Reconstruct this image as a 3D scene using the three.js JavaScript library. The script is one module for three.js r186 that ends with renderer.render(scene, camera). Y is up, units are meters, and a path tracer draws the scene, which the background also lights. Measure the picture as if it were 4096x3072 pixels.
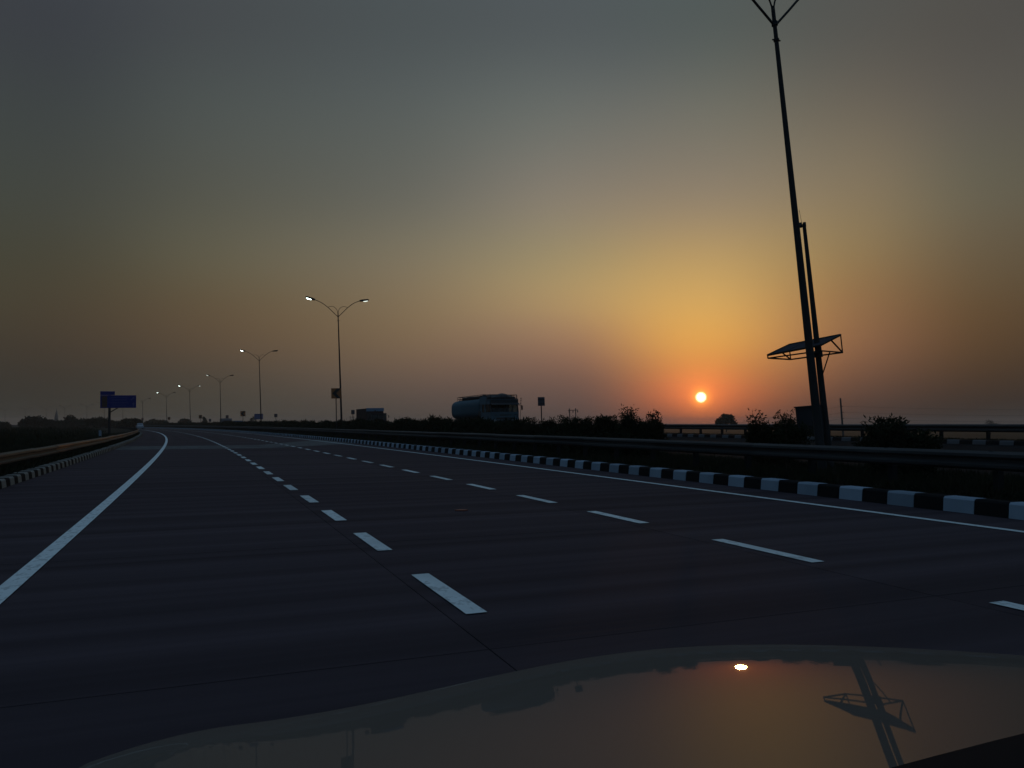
import * as THREE from 'three';
import { mergeGeometries } from 'three/addons/utils/BufferGeometryUtils.js';
import { RoundedBoxGeometry } from 'three/addons/geometries/RoundedBoxGeometry.js';

// ---------------------------------------------------------------- camera, sky, sun, exposure
const scene = new THREE.Scene();
const F = 3036, EYE = 1.4, PITCH = Math.atan((1695.384 - 1536) / F);      // focal length in pixels of a 4096 x 3072 picture
const camera = new THREE.PerspectiveCamera(2 * Math.atan(1536 / F) * 180 / Math.PI, 4 / 3, 0.05, 6000);
camera.position.set(0, EYE, 0);
camera.rotation.x = PITCH;
const renderer = new THREE.WebGLRenderer();
renderer.toneMapping = THREE.LinearToneMapping;
renderer.toneMappingExposure = 1;
renderer.shadowMap.enabled = true;

const D2R = Math.PI / 180;
function rayDir(px, py) {
  const a = (px - 2048) / F, b = -(py - 1536) / F, c = Math.cos(PITCH), s = Math.sin(PITCH);
  return new THREE.Vector3(a, b * c + s, -(c - b * s)).normalize();
}
const SUN = rayDir(2804, 1589);
const SUN_AZ = Math.atan2(SUN.x, -SUN.z) / D2R, SUN_EL = Math.asin(SUN.y) / D2R;

const toLin = (c) => (c <= 0.04045 ? c / 12.92 : Math.pow((c + 0.055) / 1.055, 2.4));
const hex3 = (h) => [0, 2, 4].map((i) => parseInt(h.slice(i, i + 2), 16) / 255);
function pchip(xs, ys) {                                                    // smooth monotone interpolation
  const n = xs.length, d = [], m = new Array(n).fill(0);
  for (let i = 0; i < n - 1; i++) d.push((ys[i + 1] - ys[i]) / (xs[i + 1] - xs[i]));
  m[0] = d[0]; m[n - 1] = d[n - 2];
  for (let i = 1; i < n - 1; i++) m[i] = d[i - 1] * d[i] <= 0 ? 0 : 2 / (1 / d[i - 1] + 1 / d[i]);
  return (x) => {
    if (x <= xs[0]) return ys[0];
    if (x >= xs[n - 1]) return ys[n - 1];
    let i = 0; while (x > xs[i + 1]) i++;
    const h = xs[i + 1] - xs[i], t = (x - xs[i]) / h, t2 = t * t, t3 = t2 * t;
    return (2 * t3 - 3 * t2 + 1) * ys[i] + (t3 - 2 * t2 + t) * h * m[i] + (3 * t2 - 2 * t3) * ys[i + 1] + (t3 - t2) * h * m[i + 1];
  };
}
// Dusk sky: colours by elevation at several bearings from the sun.
const HIGH = [[42, '597389'], [62, '5d7d9e'], [90, '5f80a4']];
const SKY = [
  [-180, [[0, '343b43'], [4, '34414d'], [10, '303d49'], [18, '364859'], [27, '50708e']]],
  [-125, [[0, '343a41'], [4, '343f49'], [10, '303c47'], [18, '354756'], [27, '4d6b87']]],
  [-80, [[0, '34373a'], [4, '353c41'], [10, '384349'], [18, '3a4a55'], [27, '46596b']]],
  [-47, [[0, '373630'], [2.6, '39362f'], [4.9, '463b2f'], [7.5, '4b4332'], [10.6, '484637'], [14.2, '444841'], [19.6, '3e4546'], [25, '3a3f47']]],
  [-36.7, [[0, '433f38'], [1.2, '444239'], [2.9, '484238'], [5.6, '604c38'], [8.3, '64533a'], [11.8, '615d49'], [15.3, '56574c'], [21.4, '4c5453'], [27.2, '444a4f']]],
  [-22.8, [[0, '4e463f'], [1.2, '524942'], [3.1, '695449'], [5, '7a6048'], [8.8, '867050'], [12.5, '7f755d'], [16, '6a695e'], [22.6, '58605f'], [28.8, '4a5357']]],
  [-9.6, [[0, '5a4844'], [1.2, '624d48'], [3.1, '76574b'], [5, '9a6c53'], [7, 'ac815c'], [8.9, 'be9b61'], [12.7, 'a39168'], [16.2, '8e8270'], [22.9, '696e6a'], [29, '50585c']]],
  [0, [[0, '7a5044'], [1.2, '98593f'], [2.4, 'c06c44'], [4.4, 'df9650'], [6.2, 'e8ac55'], [8.8, 'd7aa64'], [12.4, 'b99b69'], [15.8, '968670'], [22.4, '707068'], [28.5, '525a5a']]],
  [10.9, [[0, '443632'], [1, '503a32'], [2.3, '6e4b3a'], [4, '875a3e'], [6, '9b6a44'], [8.6, '9b7044'], [12, '967d52'], [17.1, '84765e'], [22, '696358'], [27, '545552']]],
  [18.9, [[0, '322c2a'], [1, '3a302a'], [2.4, '4a3628'], [4.2, '5c432b'], [7, '684c2e'], [9, '6a563a'], [12.6, '6c5f48'], [14.2, '6a6450'], [20, '5e5a52'], [25.1, '52504c']]],
  [32, [[0, '302c2b'], [2, '38302b'], [5, '473a2e'], [9, '544a39'], [14, '585345'], [25, '4c4c4b']]],
  [60, [[0, '323234'], [4, '36383b'], [10, '3b4145'], [18, '414b53'], [27, '495966']]],
  [120, [[0, '343a41'], [4, '34404b'], [10, '303d48'], [18, '354757'], [27, '4e6c88']]],
  [180, [[0, '343b43'], [4, '34414d'], [10, '303d49'], [18, '364859'], [27, '50708e']]],
];
function makeSky() {
  const W = 4096, H = 2048, data = new Float32Array(W * H * 4);
  const cols = SKY.map(([, list]) => { const all = [...list, ...HIGH]; return [0, 1, 2].map((c) => pchip(all.map((p) => p[0]), all.map((p) => hex3(p[1])[c]))); });
  const az = SKY.map((s) => s[0]);
  const NA = 721, rowAz = new Float32Array(NA * 3);
  for (let r = 0; r < H; r++) {
    const el = ((r + 0.5) / H - 0.5) * 180, e = Math.max(0, el);
    for (let c = 0; c < 3; c++) {
      const f = pchip(az, cols.map((k) => (k[c](e) * 2 + k[c](e + 1.3) + k[c](Math.max(0, e - 1.3)) + 0.5 * (k[c](e + 2.6) + k[c](Math.max(0, e - 2.6)))) / 5));
      for (let i = 0; i < NA; i++) rowAz[i * 3 + c] = f(-180 + i * 0.5);
    }
    for (let i = 0; i < NA; i++) {                                          // the haze takes some colour out, less so close to the sun
      const o = i * 3, da = (i - 360) / 2, y = (rowAz[o] + rowAz[o + 1] + rowAz[o + 2]) / 3, k = 1 - 0.22 * (1 - Math.exp(-Math.pow(da / 9, 2))) * (Math.abs(da) < 60 ? 1 : 0);
      for (let c = 0; c < 3; c++) rowAz[o + c] = toLin(y + (rowAz[o + c] - y) * k) * [1.03, 1.015, 0.985][c];
    }
    const ce = Math.cos(el * D2R), se = Math.sin(el * D2R);
    for (let x = 0; x < W; x++) {
      const phi = ((x + 0.5) / W - 0.5) * 2 * Math.PI, dx = Math.cos(phi) * ce, dz = Math.sin(phi) * ce;
      let da = Math.atan2(dx, -dz) / D2R - SUN_AZ; if (da > 180) da -= 360; if (da < -180) da += 360;
      const t = (da + 180) * 2, i = Math.min(NA - 2, Math.floor(t)), k = t - i, o = (r * W + x) * 4;
      for (let c = 0; c < 3; c++) data[o + c] = rowAz[i * 3 + c] * (1 - k) + rowAz[i * 3 + 3 + c] * k;
      if (el > -1 && Math.abs(da) < 25 && el < 30) {                          // aureole and the sun's own disc
        const cs = dx * SUN.x + se * SUN.y + dz * SUN.z, rr = Math.acos(Math.min(1, cs)) / D2R, dy = el - SUN_EL;
        const lobe = Math.exp(-Math.pow(da / 4.2, 2) - Math.pow((dy - 0.2) / 1.7, 2));
        const a = Math.exp(-rr / 1.15), b = Math.exp(-Math.pow(rr / 0.5, 2));
        const disc = 1 - Math.min(1, Math.max(0, (rr - 0.29) / 0.08));
        data[o] += 0.24 * lobe + 0.75 * a + 0.9 * b + 3.4 * disc;
        data[o + 1] += 0.04 * lobe + 0.17 * a + 0.4 * b + 2.5 * disc;
        data[o + 2] += 0.01 * lobe + 0.015 * a + 0.02 * b + 1.5 * disc;
      }
      data[o + 3] = 1;
    }
  }
  const t = new THREE.DataTexture(data, W, H, THREE.RGBAFormat, THREE.FloatType);
  t.mapping = THREE.EquirectangularReflectionMapping; t.magFilter = THREE.LinearFilter; t.needsUpdate = true;
  return t;
}
scene.background = makeSky();
scene.environment = scene.background;
scene.fog = new THREE.FogExp2(new THREE.Color().setRGB(0.95, 0.76, 0.62), 0.0004);
const sun = new THREE.DirectionalLight(new THREE.Color().setRGB(1, 0.42, 0.13), 0.22);
sun.position.copy(SUN).multiplyScalar(400); sun.castShadow = true;
Object.assign(sun.shadow.camera, { left: -150, right: 150, top: 60, bottom: -60, near: 1, far: 900 });
sun.shadow.radius = 1.5; sun.shadow.mapSize.set(4096, 4096);
scene.add(sun, sun.target);

// ---------------------------------------------------------------- helpers
function rng(seed) { let a = seed >>> 0; return () => { a = (a + 0x6d2b79f5) | 0; let t = Math.imul(a ^ (a >>> 15), 1 | a); t = (t + Math.imul(t ^ (t >>> 7), 61 | t)) ^ t; return ((t ^ (t >>> 14)) >>> 0) / 4294967296; }; }
const used = new Map();
function numbered(name) { const n = used.get(name) ?? 0; used.set(name, n + 1); return n ? name + '_' + String(n).padStart(3, '0') : name; }
function tag(o, label, category, group, kind) {
  o.userData = { ...o.userData, label };
  if (category) o.userData.category = category;
  if (group) o.userData.group = group;
  if (kind) o.userData.kind = kind;
  return o;
}
function thing(name, label, category, group, kind) { const o = new THREE.Group(); o.name = numbered(name); scene.add(o); return tag(o, label, category, group, kind); }
function clean(g) { const k = g.index ? g.toNonIndexed() : g; for (const n of Object.keys(k.attributes)) if (!['position', 'normal', 'uv'].includes(n)) k.deleteAttribute(n); if (!k.attributes.normal) k.computeVertexNormals(); if (!k.attributes.uv) k.setAttribute('uv', new THREE.BufferAttribute(new Float32Array(k.attributes.position.count * 2), 2)); return k; }
const merge = (list) => (list.length === 1 ? clean(list[0]) : mergeGeometries(list.map(clean)));
function part(parent, name, geos, mat, label) {
  const m = new THREE.Mesh(Array.isArray(geos) ? merge(geos) : geos, mat);
  m.name = name; m.castShadow = m.receiveShadow = true; parent.add(m);
  if (label) m.userData.label = label;
  return m;
}
const bx = (w, h, d, x = 0, y = 0, z = 0, rx = 0, ry = 0, rz = 0) => { const g = new THREE.BoxGeometry(w, h, d); if (rx) g.rotateX(rx); if (ry) g.rotateY(ry); if (rz) g.rotateZ(rz); return g.translate(x, y, z); };
const rb = (w, h, d, r, x = 0, y = 0, z = 0) => new RoundedBoxGeometry(w, h, d, 2, r).translate(x, y, z);
function bar(a, b, r, r2 = r, n = 8) {                                       // a round bar from a to b
  const A = new THREE.Vector3(...a), B = new THREE.Vector3(...b), d = B.clone().sub(A), g = new THREE.CylinderGeometry(r2, r, d.length(), n);
  g.applyQuaternion(new THREE.Quaternion().setFromUnitVectors(new THREE.Vector3(0, 1, 0), d.normalize()));
  return g.translate((A.x + B.x) / 2, (A.y + B.y) / 2, (A.z + B.z) / 2);
}
function flat(a, b, w, t) {                                                  // a square bar from a to b
  const A = new THREE.Vector3(...a), B = new THREE.Vector3(...b), d = B.clone().sub(A), g = new THREE.BoxGeometry(w, d.length(), t);
  g.applyQuaternion(new THREE.Quaternion().setFromUnitVectors(new THREE.Vector3(0, 1, 0), d.normalize()));
  return g.translate((A.x + B.x) / 2, (A.y + B.y) / 2, (A.z + B.z) / 2);
}
const tube = (pts, r, seg = 20, n = 7) => new THREE.TubeGeometry(new THREE.CatmullRomCurve3(pts.map((p) => new THREE.Vector3(...p))), seg, r, n);
function prism(outline, depth, bevel = 0) {                                  // outline in x,y, thickness along z (centred)
  const s = new THREE.Shape(outline.map((p) => new THREE.Vector2(...p)));
  return new THREE.ExtrudeGeometry(s, { depth: depth - 2 * bevel, bevelEnabled: bevel > 0, bevelSize: bevel, bevelThickness: bevel, bevelSegments: 2 }).translate(0, 0, -(depth - 2 * bevel) / 2);
}
function tri(list) { const g = new THREE.BufferGeometry(); g.setAttribute('position', new THREE.BufferAttribute(new Float32Array(list), 3)); g.computeVertexNormals(); return g; }

// ---------------------------------------------------------------- the road's line: s metres along it, u metres to its right
const PSI = -0.38536845, K0 = -0.0005254194, K1 = -1.27350217e-6, S0 = -60, SN = 900, DS = 0.25;
const LX = [], LZ = [], LT = [];
{
  let x = 0, z = 0; const n0 = Math.round(-S0 / DS), n = Math.round((SN - S0) / DS);
  const th = (s) => { const q = Math.min(s, 620); return PSI + (s > 0 ? K0 * q + 0.5 * K1 * q * q + (s - q) * (K0 + K1 * q) : K0 * s); };
  for (let i = 0; i <= n; i++) { const t = th(S0 + i * DS); LX.push(x); LZ.push(z); LT.push(t); x += Math.sin(t) * DS; z += Math.cos(t) * DS; }
  const ox = LX[n0], oz = LZ[n0]; for (let i = 0; i <= n; i++) { LX[i] -= ox; LZ[i] -= oz; }
}
function at(s) { const f = Math.min(LX.length - 2, Math.max(0, (s - S0) / DS)), i = Math.floor(f), k = f - i; return [LX[i] + (LX[i + 1] - LX[i]) * k, LZ[i] + (LZ[i + 1] - LZ[i]) * k, LT[i] + (LT[i + 1] - LT[i]) * k]; }
function P(s, u, y = 0) { const [x, z, t] = at(s); return new THREE.Vector3(x + u * Math.cos(t), y, -(z - u * Math.sin(t))); }
const bearing = (s) => -at(s)[2];                                            // rotation.y that turns -z along the road
const steps = (s0, s1, ds) => { const n = Math.max(1, Math.round((s1 - s0) / ds)); return Array.from({ length: n + 1 }, (_, i) => s0 + ((s1 - s0) * i) / n); };
function sheet(list, cross) {                                                // surface along the road; cross = [[u, y], ...] or a function of s
  const pos = [], uv = [], idx = []; let m = 0;
  for (const s of list) { const c = typeof cross === 'function' ? cross(s) : cross; m = c.length; for (const [u, y] of c) { const p = P(s, u, y); pos.push(p.x, p.y, p.z); uv.push(u, s); } }
  for (let i = 0; i < list.length - 1; i++) for (let j = 0; j < m - 1; j++) { const a = i * m + j; idx.push(a, a + 1, a + m, a + 1, a + m + 1, a + m); }
  const g = new THREE.BufferGeometry();
  g.setAttribute('position', new THREE.BufferAttribute(new Float32Array(pos), 3)); g.setAttribute('uv', new THREE.BufferAttribute(new Float32Array(uv), 2)); g.setIndex(idx); g.computeVertexNormals();
  return g;
}
function sweep(list, loop) {                                                 // closed profile [[u, y], ...] along the road, hard edges, capped
  const pos = [], uv = [], m = loop.length, q = (s, j) => { const [u, y] = loop[j % m]; return P(s, u, y); };
  const t3 = (a, b, c, sa, sb, sc, ja, jb, jc) => { for (const p of [a, b, c]) pos.push(p.x, p.y, p.z); uv.push(sa, ja, sb, jb, sc, jc); };
  for (let i = 0; i < list.length - 1; i++) for (let j = 0; j < m; j++) {
    const a = q(list[i], j), b = q(list[i], j + 1), c = q(list[i + 1], j), d = q(list[i + 1], j + 1), s = list[i], e = list[i + 1];
    t3(a, b, c, s, s, e, j * 0.1, j * 0.1 + 0.1, j * 0.1); t3(b, d, c, s, e, e, j * 0.1 + 0.1, j * 0.1 + 0.1, j * 0.1);
  }
  const caps = THREE.ShapeUtils.triangulateShape(loop.map((p) => new THREE.Vector2(...p)), []);
  for (const s of [list[0], list[list.length - 1]]) for (const f of caps) t3(...f.map((j) => q(s, j)), s, s, s, 0, 0.1, 0.2);
  const g = new THREE.BufferGeometry();
  g.setAttribute('position', new THREE.BufferAttribute(new Float32Array(pos), 3)); g.setAttribute('uv', new THREE.BufferAttribute(new Float32Array(uv), 2)); g.computeVertexNormals();
  return g;
}

// ---------------------------------------------------------------- materials
function noiseField(n, seed, octaves, first) {                               // tileable value noise, 0..1
  const out = new Float32Array(n * n); let amp = 1, sum = 0;
  for (let o = 0, cells = first; o < octaves && cells <= n; o++, cells *= 2, amp *= 0.55) {
    const r = rng(seed + o * 77), g = Float32Array.from({ length: cells * cells }, () => r()); sum += amp;
    for (let y = 0; y < n; y++) for (let x = 0; x < n; x++) {
      const fx = (x / n) * cells, fy = (y / n) * cells, ix = Math.floor(fx), iy = Math.floor(fy); let tx = fx - ix, ty = fy - iy; tx = tx * tx * (3 - 2 * tx); ty = ty * ty * (3 - 2 * ty);
      const v = (i, j) => g[((j % cells) * cells) + (i % cells)];
      out[y * n + x] += amp * ((v(ix, iy) * (1 - tx) + v(ix + 1, iy) * tx) * (1 - ty) + (v(ix, iy + 1) * (1 - tx) + v(ix + 1, iy + 1) * tx) * ty);
    }
  }
  for (let i = 0; i < out.length; i++) out[i] /= sum;
  return out;
}
function tex(n, fn, repU, repV, srgb = false) {
  const d = new Uint8Array(n * n * 4);
  for (let y = 0; y < n; y++) for (let x = 0; x < n; x++) { const c = fn(x, y, y * n + x), o = (y * n + x) * 4; for (let k = 0; k < 3; k++) d[o + k] = Math.max(0, Math.min(255, Math.round(c[k] * 255))); d[o + 3] = 255; }
  const t = new THREE.DataTexture(d, n, n); t.wrapS = t.wrapT = THREE.RepeatWrapping; t.magFilter = THREE.LinearFilter; t.repeat.set(repU, repV); t.needsUpdate = true;
  if (srgb) t.colorSpace = THREE.SRGBColorSpace;
  return t;
}
const N1 = noiseField(512, 11, 7, 4), N2 = noiseField(512, 23, 5, 32), N3 = noiseField(256, 5, 6, 2);
const std = (r, g, b, rough = 0.9, extra = {}) => { const m = new THREE.MeshPhysicalMaterial({ roughness: rough, side: THREE.DoubleSide, ...extra }); m.color.setRGB(r, g, b); return m; };
const gray = (v, a, b) => [v * a, v * a, v * b];
const roadTex = tex(512, (x, y, i) => { const v = 0.62 + 0.5 * (N1[i] - 0.5) + 0.55 * (N2[i] - 0.5); return [v, v, v * 1.02]; }, 1 / 7.3, 1 / 11.7);
const laneTex = (() => {                                                     // 15 m across the lanes by 48 m along them: tyre tracks, oil, stains, slab wear
  const n = 1024, tracks = [-2.6, -0.55, 1.05, 2.85, 4.75, 6.7, 8.6], r = rng(88), spots = Array.from({ length: 70 }, () => [r() * n, r() * n, 4 + 26 * r() * r(), 0.04 + 0.14 * r()]);
  const g = new Float32Array(n * n);
  for (let y = 0; y < n; y++) for (let x = 0; x < n; x++) {
    const u = -3.92 + (x / n) * 15.02; let v = 0.52, w = 0;
    for (const c of tracks) w += Math.exp(-Math.pow((u - c - 0.12 * (N1[((y >> 1) % 512) * 512 + 7] - 0.5)) / 0.3, 2));
    v -= 0.085 * Math.min(1, w) * (0.6 + 0.8 * N1[(y >> 1) * 512 + (x >> 2)]);
    v += 0.12 * (N1[((y >> 3) & 511) * 512 + (x >> 1)] - 0.5) + 0.42 * (N2[(y & 511) * 512 + (x & 511)] - 0.5) + 0.07 * (N3[((y >> 3) & 255) * 256 + ((x >> 1) & 255)] - 0.5);
    g[y * n + x] = v;
  }
  for (const [cx, cy, rad, a] of spots) for (let y = Math.floor(cy - rad * 1.6); y < cy + rad * 1.6; y++) for (let x = Math.floor(cx - rad); x < cx + rad; x++) { const d = Math.hypot((x - cx), (y - cy) / 1.6) / rad; if (d < 1) { const i = ((y + n) % n) * n + ((x + n) % n); g[i] -= a * (1 - d * d) * (0.5 + N2[(y & 511) * 512 + (x & 511)]); } }
  const t = tex(n, (x, y, i) => { const v = g[i]; return [v, v * 0.99, v * 1.0]; }, 1 / 15.02, 1 / 48); t.offset.x = 3.92 / 15.02;
  return t;
})();
const grainTex = tex(512, (x, y, i) => gray(0.5 + 0.9 * (N2[i] - 0.5), 1, 1), 1 / 1.7, 1 / 1.9);
const paintTex = tex(512, (x, y, i) => { const chip = Math.max(0, Math.min(1, (N2[i] * 0.6 + N1[i] * 0.5 - 0.6) * 14)), v = (0.9 + 0.35 * (N1[i] - 0.5)) * (1 - 0.32 * chip); return [v, v, v]; }, 1 / 1.3, 1 / 2.1);
const dirtTex = tex(256, (x, y, i) => { const v = 0.75 + 0.9 * (N3[i] - 0.5); return [v, v, v]; }, 1 / 3.1, 1 / 2.7);
const M = {
  slab: [0, 1, 2].map((k) => std(0.088 + 0.009 * k, 0.067 + 0.007 * k, 0.08 + 0.007 * k, 0.95, { map: laneTex, bumpMap: grainTex, bumpScale: 0.002, specularIntensity: 0.15 })),
  joint: std(0.01, 0.01, 0.01, 1),
  deck: std(0.15, 0.15, 0.15, 0.95, { map: roadTex, specularIntensity: 0.2 }),
  asphalt: std(0.022, 0.022, 0.024, 1, { map: roadTex, specularIntensity: 0.05 }),
  line: std(0.7, 0.76, 0.76, 0.8, { map: paintTex, specularIntensity: 0.4 }),
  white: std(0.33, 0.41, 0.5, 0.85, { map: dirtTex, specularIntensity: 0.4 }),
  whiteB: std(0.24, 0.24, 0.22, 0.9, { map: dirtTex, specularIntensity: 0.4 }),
  black: std(0.012, 0.012, 0.013, 0.9, { specularIntensity: 0.15 }),
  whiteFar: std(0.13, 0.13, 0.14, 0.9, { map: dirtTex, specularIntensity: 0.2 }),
  soil: std(0.028, 0.023, 0.017, 1, { map: dirtTex, specularIntensity: 0.1 }),
  field: std(0.05, 0.043, 0.026, 1, { map: dirtTex.clone(), specularIntensity: 0.1 }),
  verge: std(0.02, 0.02, 0.014, 1, { map: dirtTex, specularIntensity: 0.1 }),
  steel: std(0.06, 0.06, 0.065, 0.7, { metalness: 0.3, map: dirtTex }),
  steelOld: std(0.34, 0.3, 0.25, 0.55, { metalness: 0.6, map: dirtTex }),
  post: std(0.018, 0.018, 0.019, 0.9, { specularIntensity: 0.2 }),
  pole: std(0.026, 0.027, 0.028, 0.8, { specularIntensity: 0.3 }),
  dark: std(0.02, 0.02, 0.022, 0.7),
  rubber: std(0.015, 0.015, 0.016, 0.9),
  concrete: std(0.09, 0.085, 0.08, 0.95, { map: dirtTex }),
  leaf: [std(0.017, 0.023, 0.011, 0.95, { specularIntensity: 0.08 }), std(0.014, 0.019, 0.009, 0.95, { specularIntensity: 0.08 }), std(0.021, 0.026, 0.013, 0.95, { specularIntensity: 0.08 })],
  grass: std(0.022, 0.023, 0.012, 0.95, { specularIntensity: 0.15 }),
  bark: std(0.06, 0.045, 0.033, 1),
  glass: new THREE.MeshPhysicalMaterial({ transmission: 1, roughness: 0.02, thickness: 0, color: new THREE.Color().setRGB(0.5, 0.55, 0.55), ior: 1.5, specularIntensity: 0.3, side: THREE.DoubleSide }),
  lens: new THREE.MeshStandardMaterial({ color: 0x101010, emissive: new THREE.Color().setRGB(0.82, 1, 0.93), emissiveIntensity: 9 }),
  lensDim: new THREE.MeshStandardMaterial({ color: 0x101010, emissive: new THREE.Color().setRGB(0.9, 1, 0.9), emissiveIntensity: 1.3 }),
  lensOff: std(0.25, 0.26, 0.26, 0.3),
};
M.field.map.repeat.set(1 / 37, 1 / 41);

// ---------------------------------------------------------------- ground, embankment, road
{
  const g = new THREE.CircleGeometry(1900, 96).rotateX(-Math.PI / 2), p = g.attributes.position, uv = g.attributes.uv;
  for (let i = 0; i < p.count; i++) uv.setXY(i, p.getX(i), p.getZ(i));
  const m = part(scene, 'ground', g.translate(0, -1.35, 0), M.field); tag(m, 'flat dry fields around the highway reaching to the horizon', null, null, 'structure');
}
const MAIN = [...steps(-40, 80, 2), ...steps(84, 850, 6)];
const U_L = -3.92, U_R = 11.1, U_J1 = 1.68, U_J2 = 5.56;
tag(part(scene, 'embankment', [sheet(MAIN, [[-34, -1.42], [-20, -1.1], [-8, 0.02], [-6, 0.12], [U_L - 0.29, 0.14]])], M.verge), 'dark grassy verge sloping away on the inner side of the bend', null, null, 'structure');
tag(part(scene, 'embankment_001', [sheet(MAIN, [[28.28, 0.74], [30.5, 0.66], [42, -1.45]])], M.verge), 'grassy bank falling away behind the outer crash barrier', null, null, 'structure');
tag(part(scene, 'median', [sheet(MAIN, [[U_R + 0.28, 0.2], [12.4, 0.27], [14.2, 0.26], [15.7, 0.22]])], M.soil), 'earth strip between the two carriageways', null, null, 'structure');
const oppY = (u) => 0.15 + (u - 15.8) * (0.45 / 12.2);
tag(part(scene, 'road', [sheet(MAIN, [[15.72, oppY(15.72)], [28.02, oppY(28.02)]])], M.asphalt), 'opposite carriageway behind the hedge, higher on its outer side', null, null, 'structure');

const worn = (m, list) => list.map((k) => { const c = m.clone(); c.color.multiplyScalar(k); return c; });
const LINES = worn(M.line, [1, 0.86, 0.93, 0.78, 0.97]), WHITES = worn(M.white, [1, 0.82, 0.93, 0.7, 0.97, 0.88]);
let nLine = 0;
const road = thing('road', 'grey concrete carriageway curving left with white markings', null, null, 'structure');
part(road, 'road_base', [sheet(MAIN, [[U_L - 0.2, -0.05], [U_R + 0.2, -0.05]])], M.joint);
{
  const r = rng(4), cols = [[U_L, U_J1], [U_J1, U_J2], [U_J2, U_R]], gap = 0.0045, end = 67.5;
  for (let s = -9; s < end - 0.1; s += 4.5) for (const [a, b] of cols) {
    const drop = -0.0015 * r();
    part(road, 'slab', [sweep(steps(s + gap, s + 4.5 - gap, 2.25), [[a + gap, drop - 0.045], [a + gap, drop], [b - gap, drop], [b - gap, drop - 0.045]])], M.slab[Math.floor(r() * 3)]);
  }
  for (const [a, b] of cols) part(road, 'lane_surface', [sheet([...steps(end, 150, 2), ...steps(154, 850, 6)], [[a + gap, -0.001], [b - gap, -0.001]])], M.slab[1]);
  part(road, 'lane_surface', [sheet(steps(-40, -9, 3), [[U_L, -0.001], [U_R, -0.001]])], M.slab[1]);
  const edge = (u) => (u < 4 ? 46 : 46 + (u - 4) * 1.18), band = [];
  for (let u = U_L + 0.05; u <= U_R; u += 0.47) band.push(u);
  const w = (u) => (u < 4 ? 6.6 : 6.6 + (u - 4) * 1.1), g = sheet([0, 0.25, 0.5, 0.75, 1], () => band.map((u) => [u, 0]));
  const pos = g.attributes.position; let q = 0;
  for (const t of [0, 0.25, 0.5, 0.75, 1]) for (const u of band) { const p = P(edge(u) + w(u) * t, u, 0.0035); pos.setXYZ(q, p.x, p.y, p.z); g.attributes.uv.setXY(q, u, edge(u) + w(u) * t); q++; }
  g.computeVertexNormals(); part(road, 'deck_band', g, M.deck, 'paler strip of concrete crossing the lanes at an angle');
  const mark = (name, s0, s1, u, wd) => part(road, name, [sheet(steps(s0, s1, s1 - s0 > 10 ? 1.5 : 0.5), [[u - wd / 2, 0.0085], [u + wd / 2, 0.0085]])], LINES[(nLine++ * 7 + (nLine >> 2)) % 5]);
  mark('edge_line', -9, 420, -1.5, 0.165); mark('edge_line', -9, 420, 9.86, 0.15);
  for (const [a, b] of [[5.35, 6.92], [8.35, 9.8], [11.15, 12.55], [13.88, 15.28]]) mark('lane_dash', a, b, 1.9, 0.165);
  for (let s = 16.62; s < 240; s += 2.7) mark('lane_dash', s, s + 1.42, 1.88 - 0.0006 * s, 0.165);
  for (const [a, b] of [[2.6, 4.15], [6, 7.62], [9.24, 10.8]]) mark('lane_dash', a, b, 5.79, 0.165);
  for (let s = 12.2; s < 240; s += 2.97) mark('lane_dash', s, s + 1.55, 5.8, 0.165);
}
function kerb(label, u, dir, base, h, pitch, white, far0, k0, k1, kEnd, mw) {  // dir: which way the kerb runs from its face
  const t = thing('kerb', label, null, null, 'structure'), rest = [[], []];
  const loop = (uu) => [[uu, base], [uu + dir * 0.02, base + h - 0.03], [uu + dir * 0.05, base + h], [uu + dir * 0.3, base + h], [uu + dir * 0.3, base]];
  const r = rng(31 + Math.round(u * 10));
  for (let k = k0; k < kEnd; k++) for (let c = 0; c < 2; c++) {
    const b = far0 + pitch * k - (c ? white : 0), a = b - (c ? pitch - white : white), j = (r() - 0.5) * 0.008;
    const g = sweep([a + 0.004, b - 0.004], loop(u + j).map(([x, y]) => [x, y + j * 0.5]));
    if (k < k1) part(t, 'kerb_block', g, c ? M.black : mw === M.white ? WHITES[Math.floor(r() * 6)] : mw); else rest[c].push(g);
  }
  for (let c = 0; c < 2; c++) if (rest[c].length) part(t, 'kerb_blocks', rest[c], c ? M.black : mw).userData.kind = 'stuff';
  return t;
}
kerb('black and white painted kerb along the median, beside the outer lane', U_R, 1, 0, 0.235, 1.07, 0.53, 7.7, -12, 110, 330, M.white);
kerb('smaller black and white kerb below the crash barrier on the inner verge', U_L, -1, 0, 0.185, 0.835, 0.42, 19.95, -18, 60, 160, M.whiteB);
kerb('black and white kerb far across, at the outer edge of the opposite carriageway', 28.02, 1, 0.6, 0.17, 1.07, 0.53, 7.7, 0, 60, 90, M.whiteFar);

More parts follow.
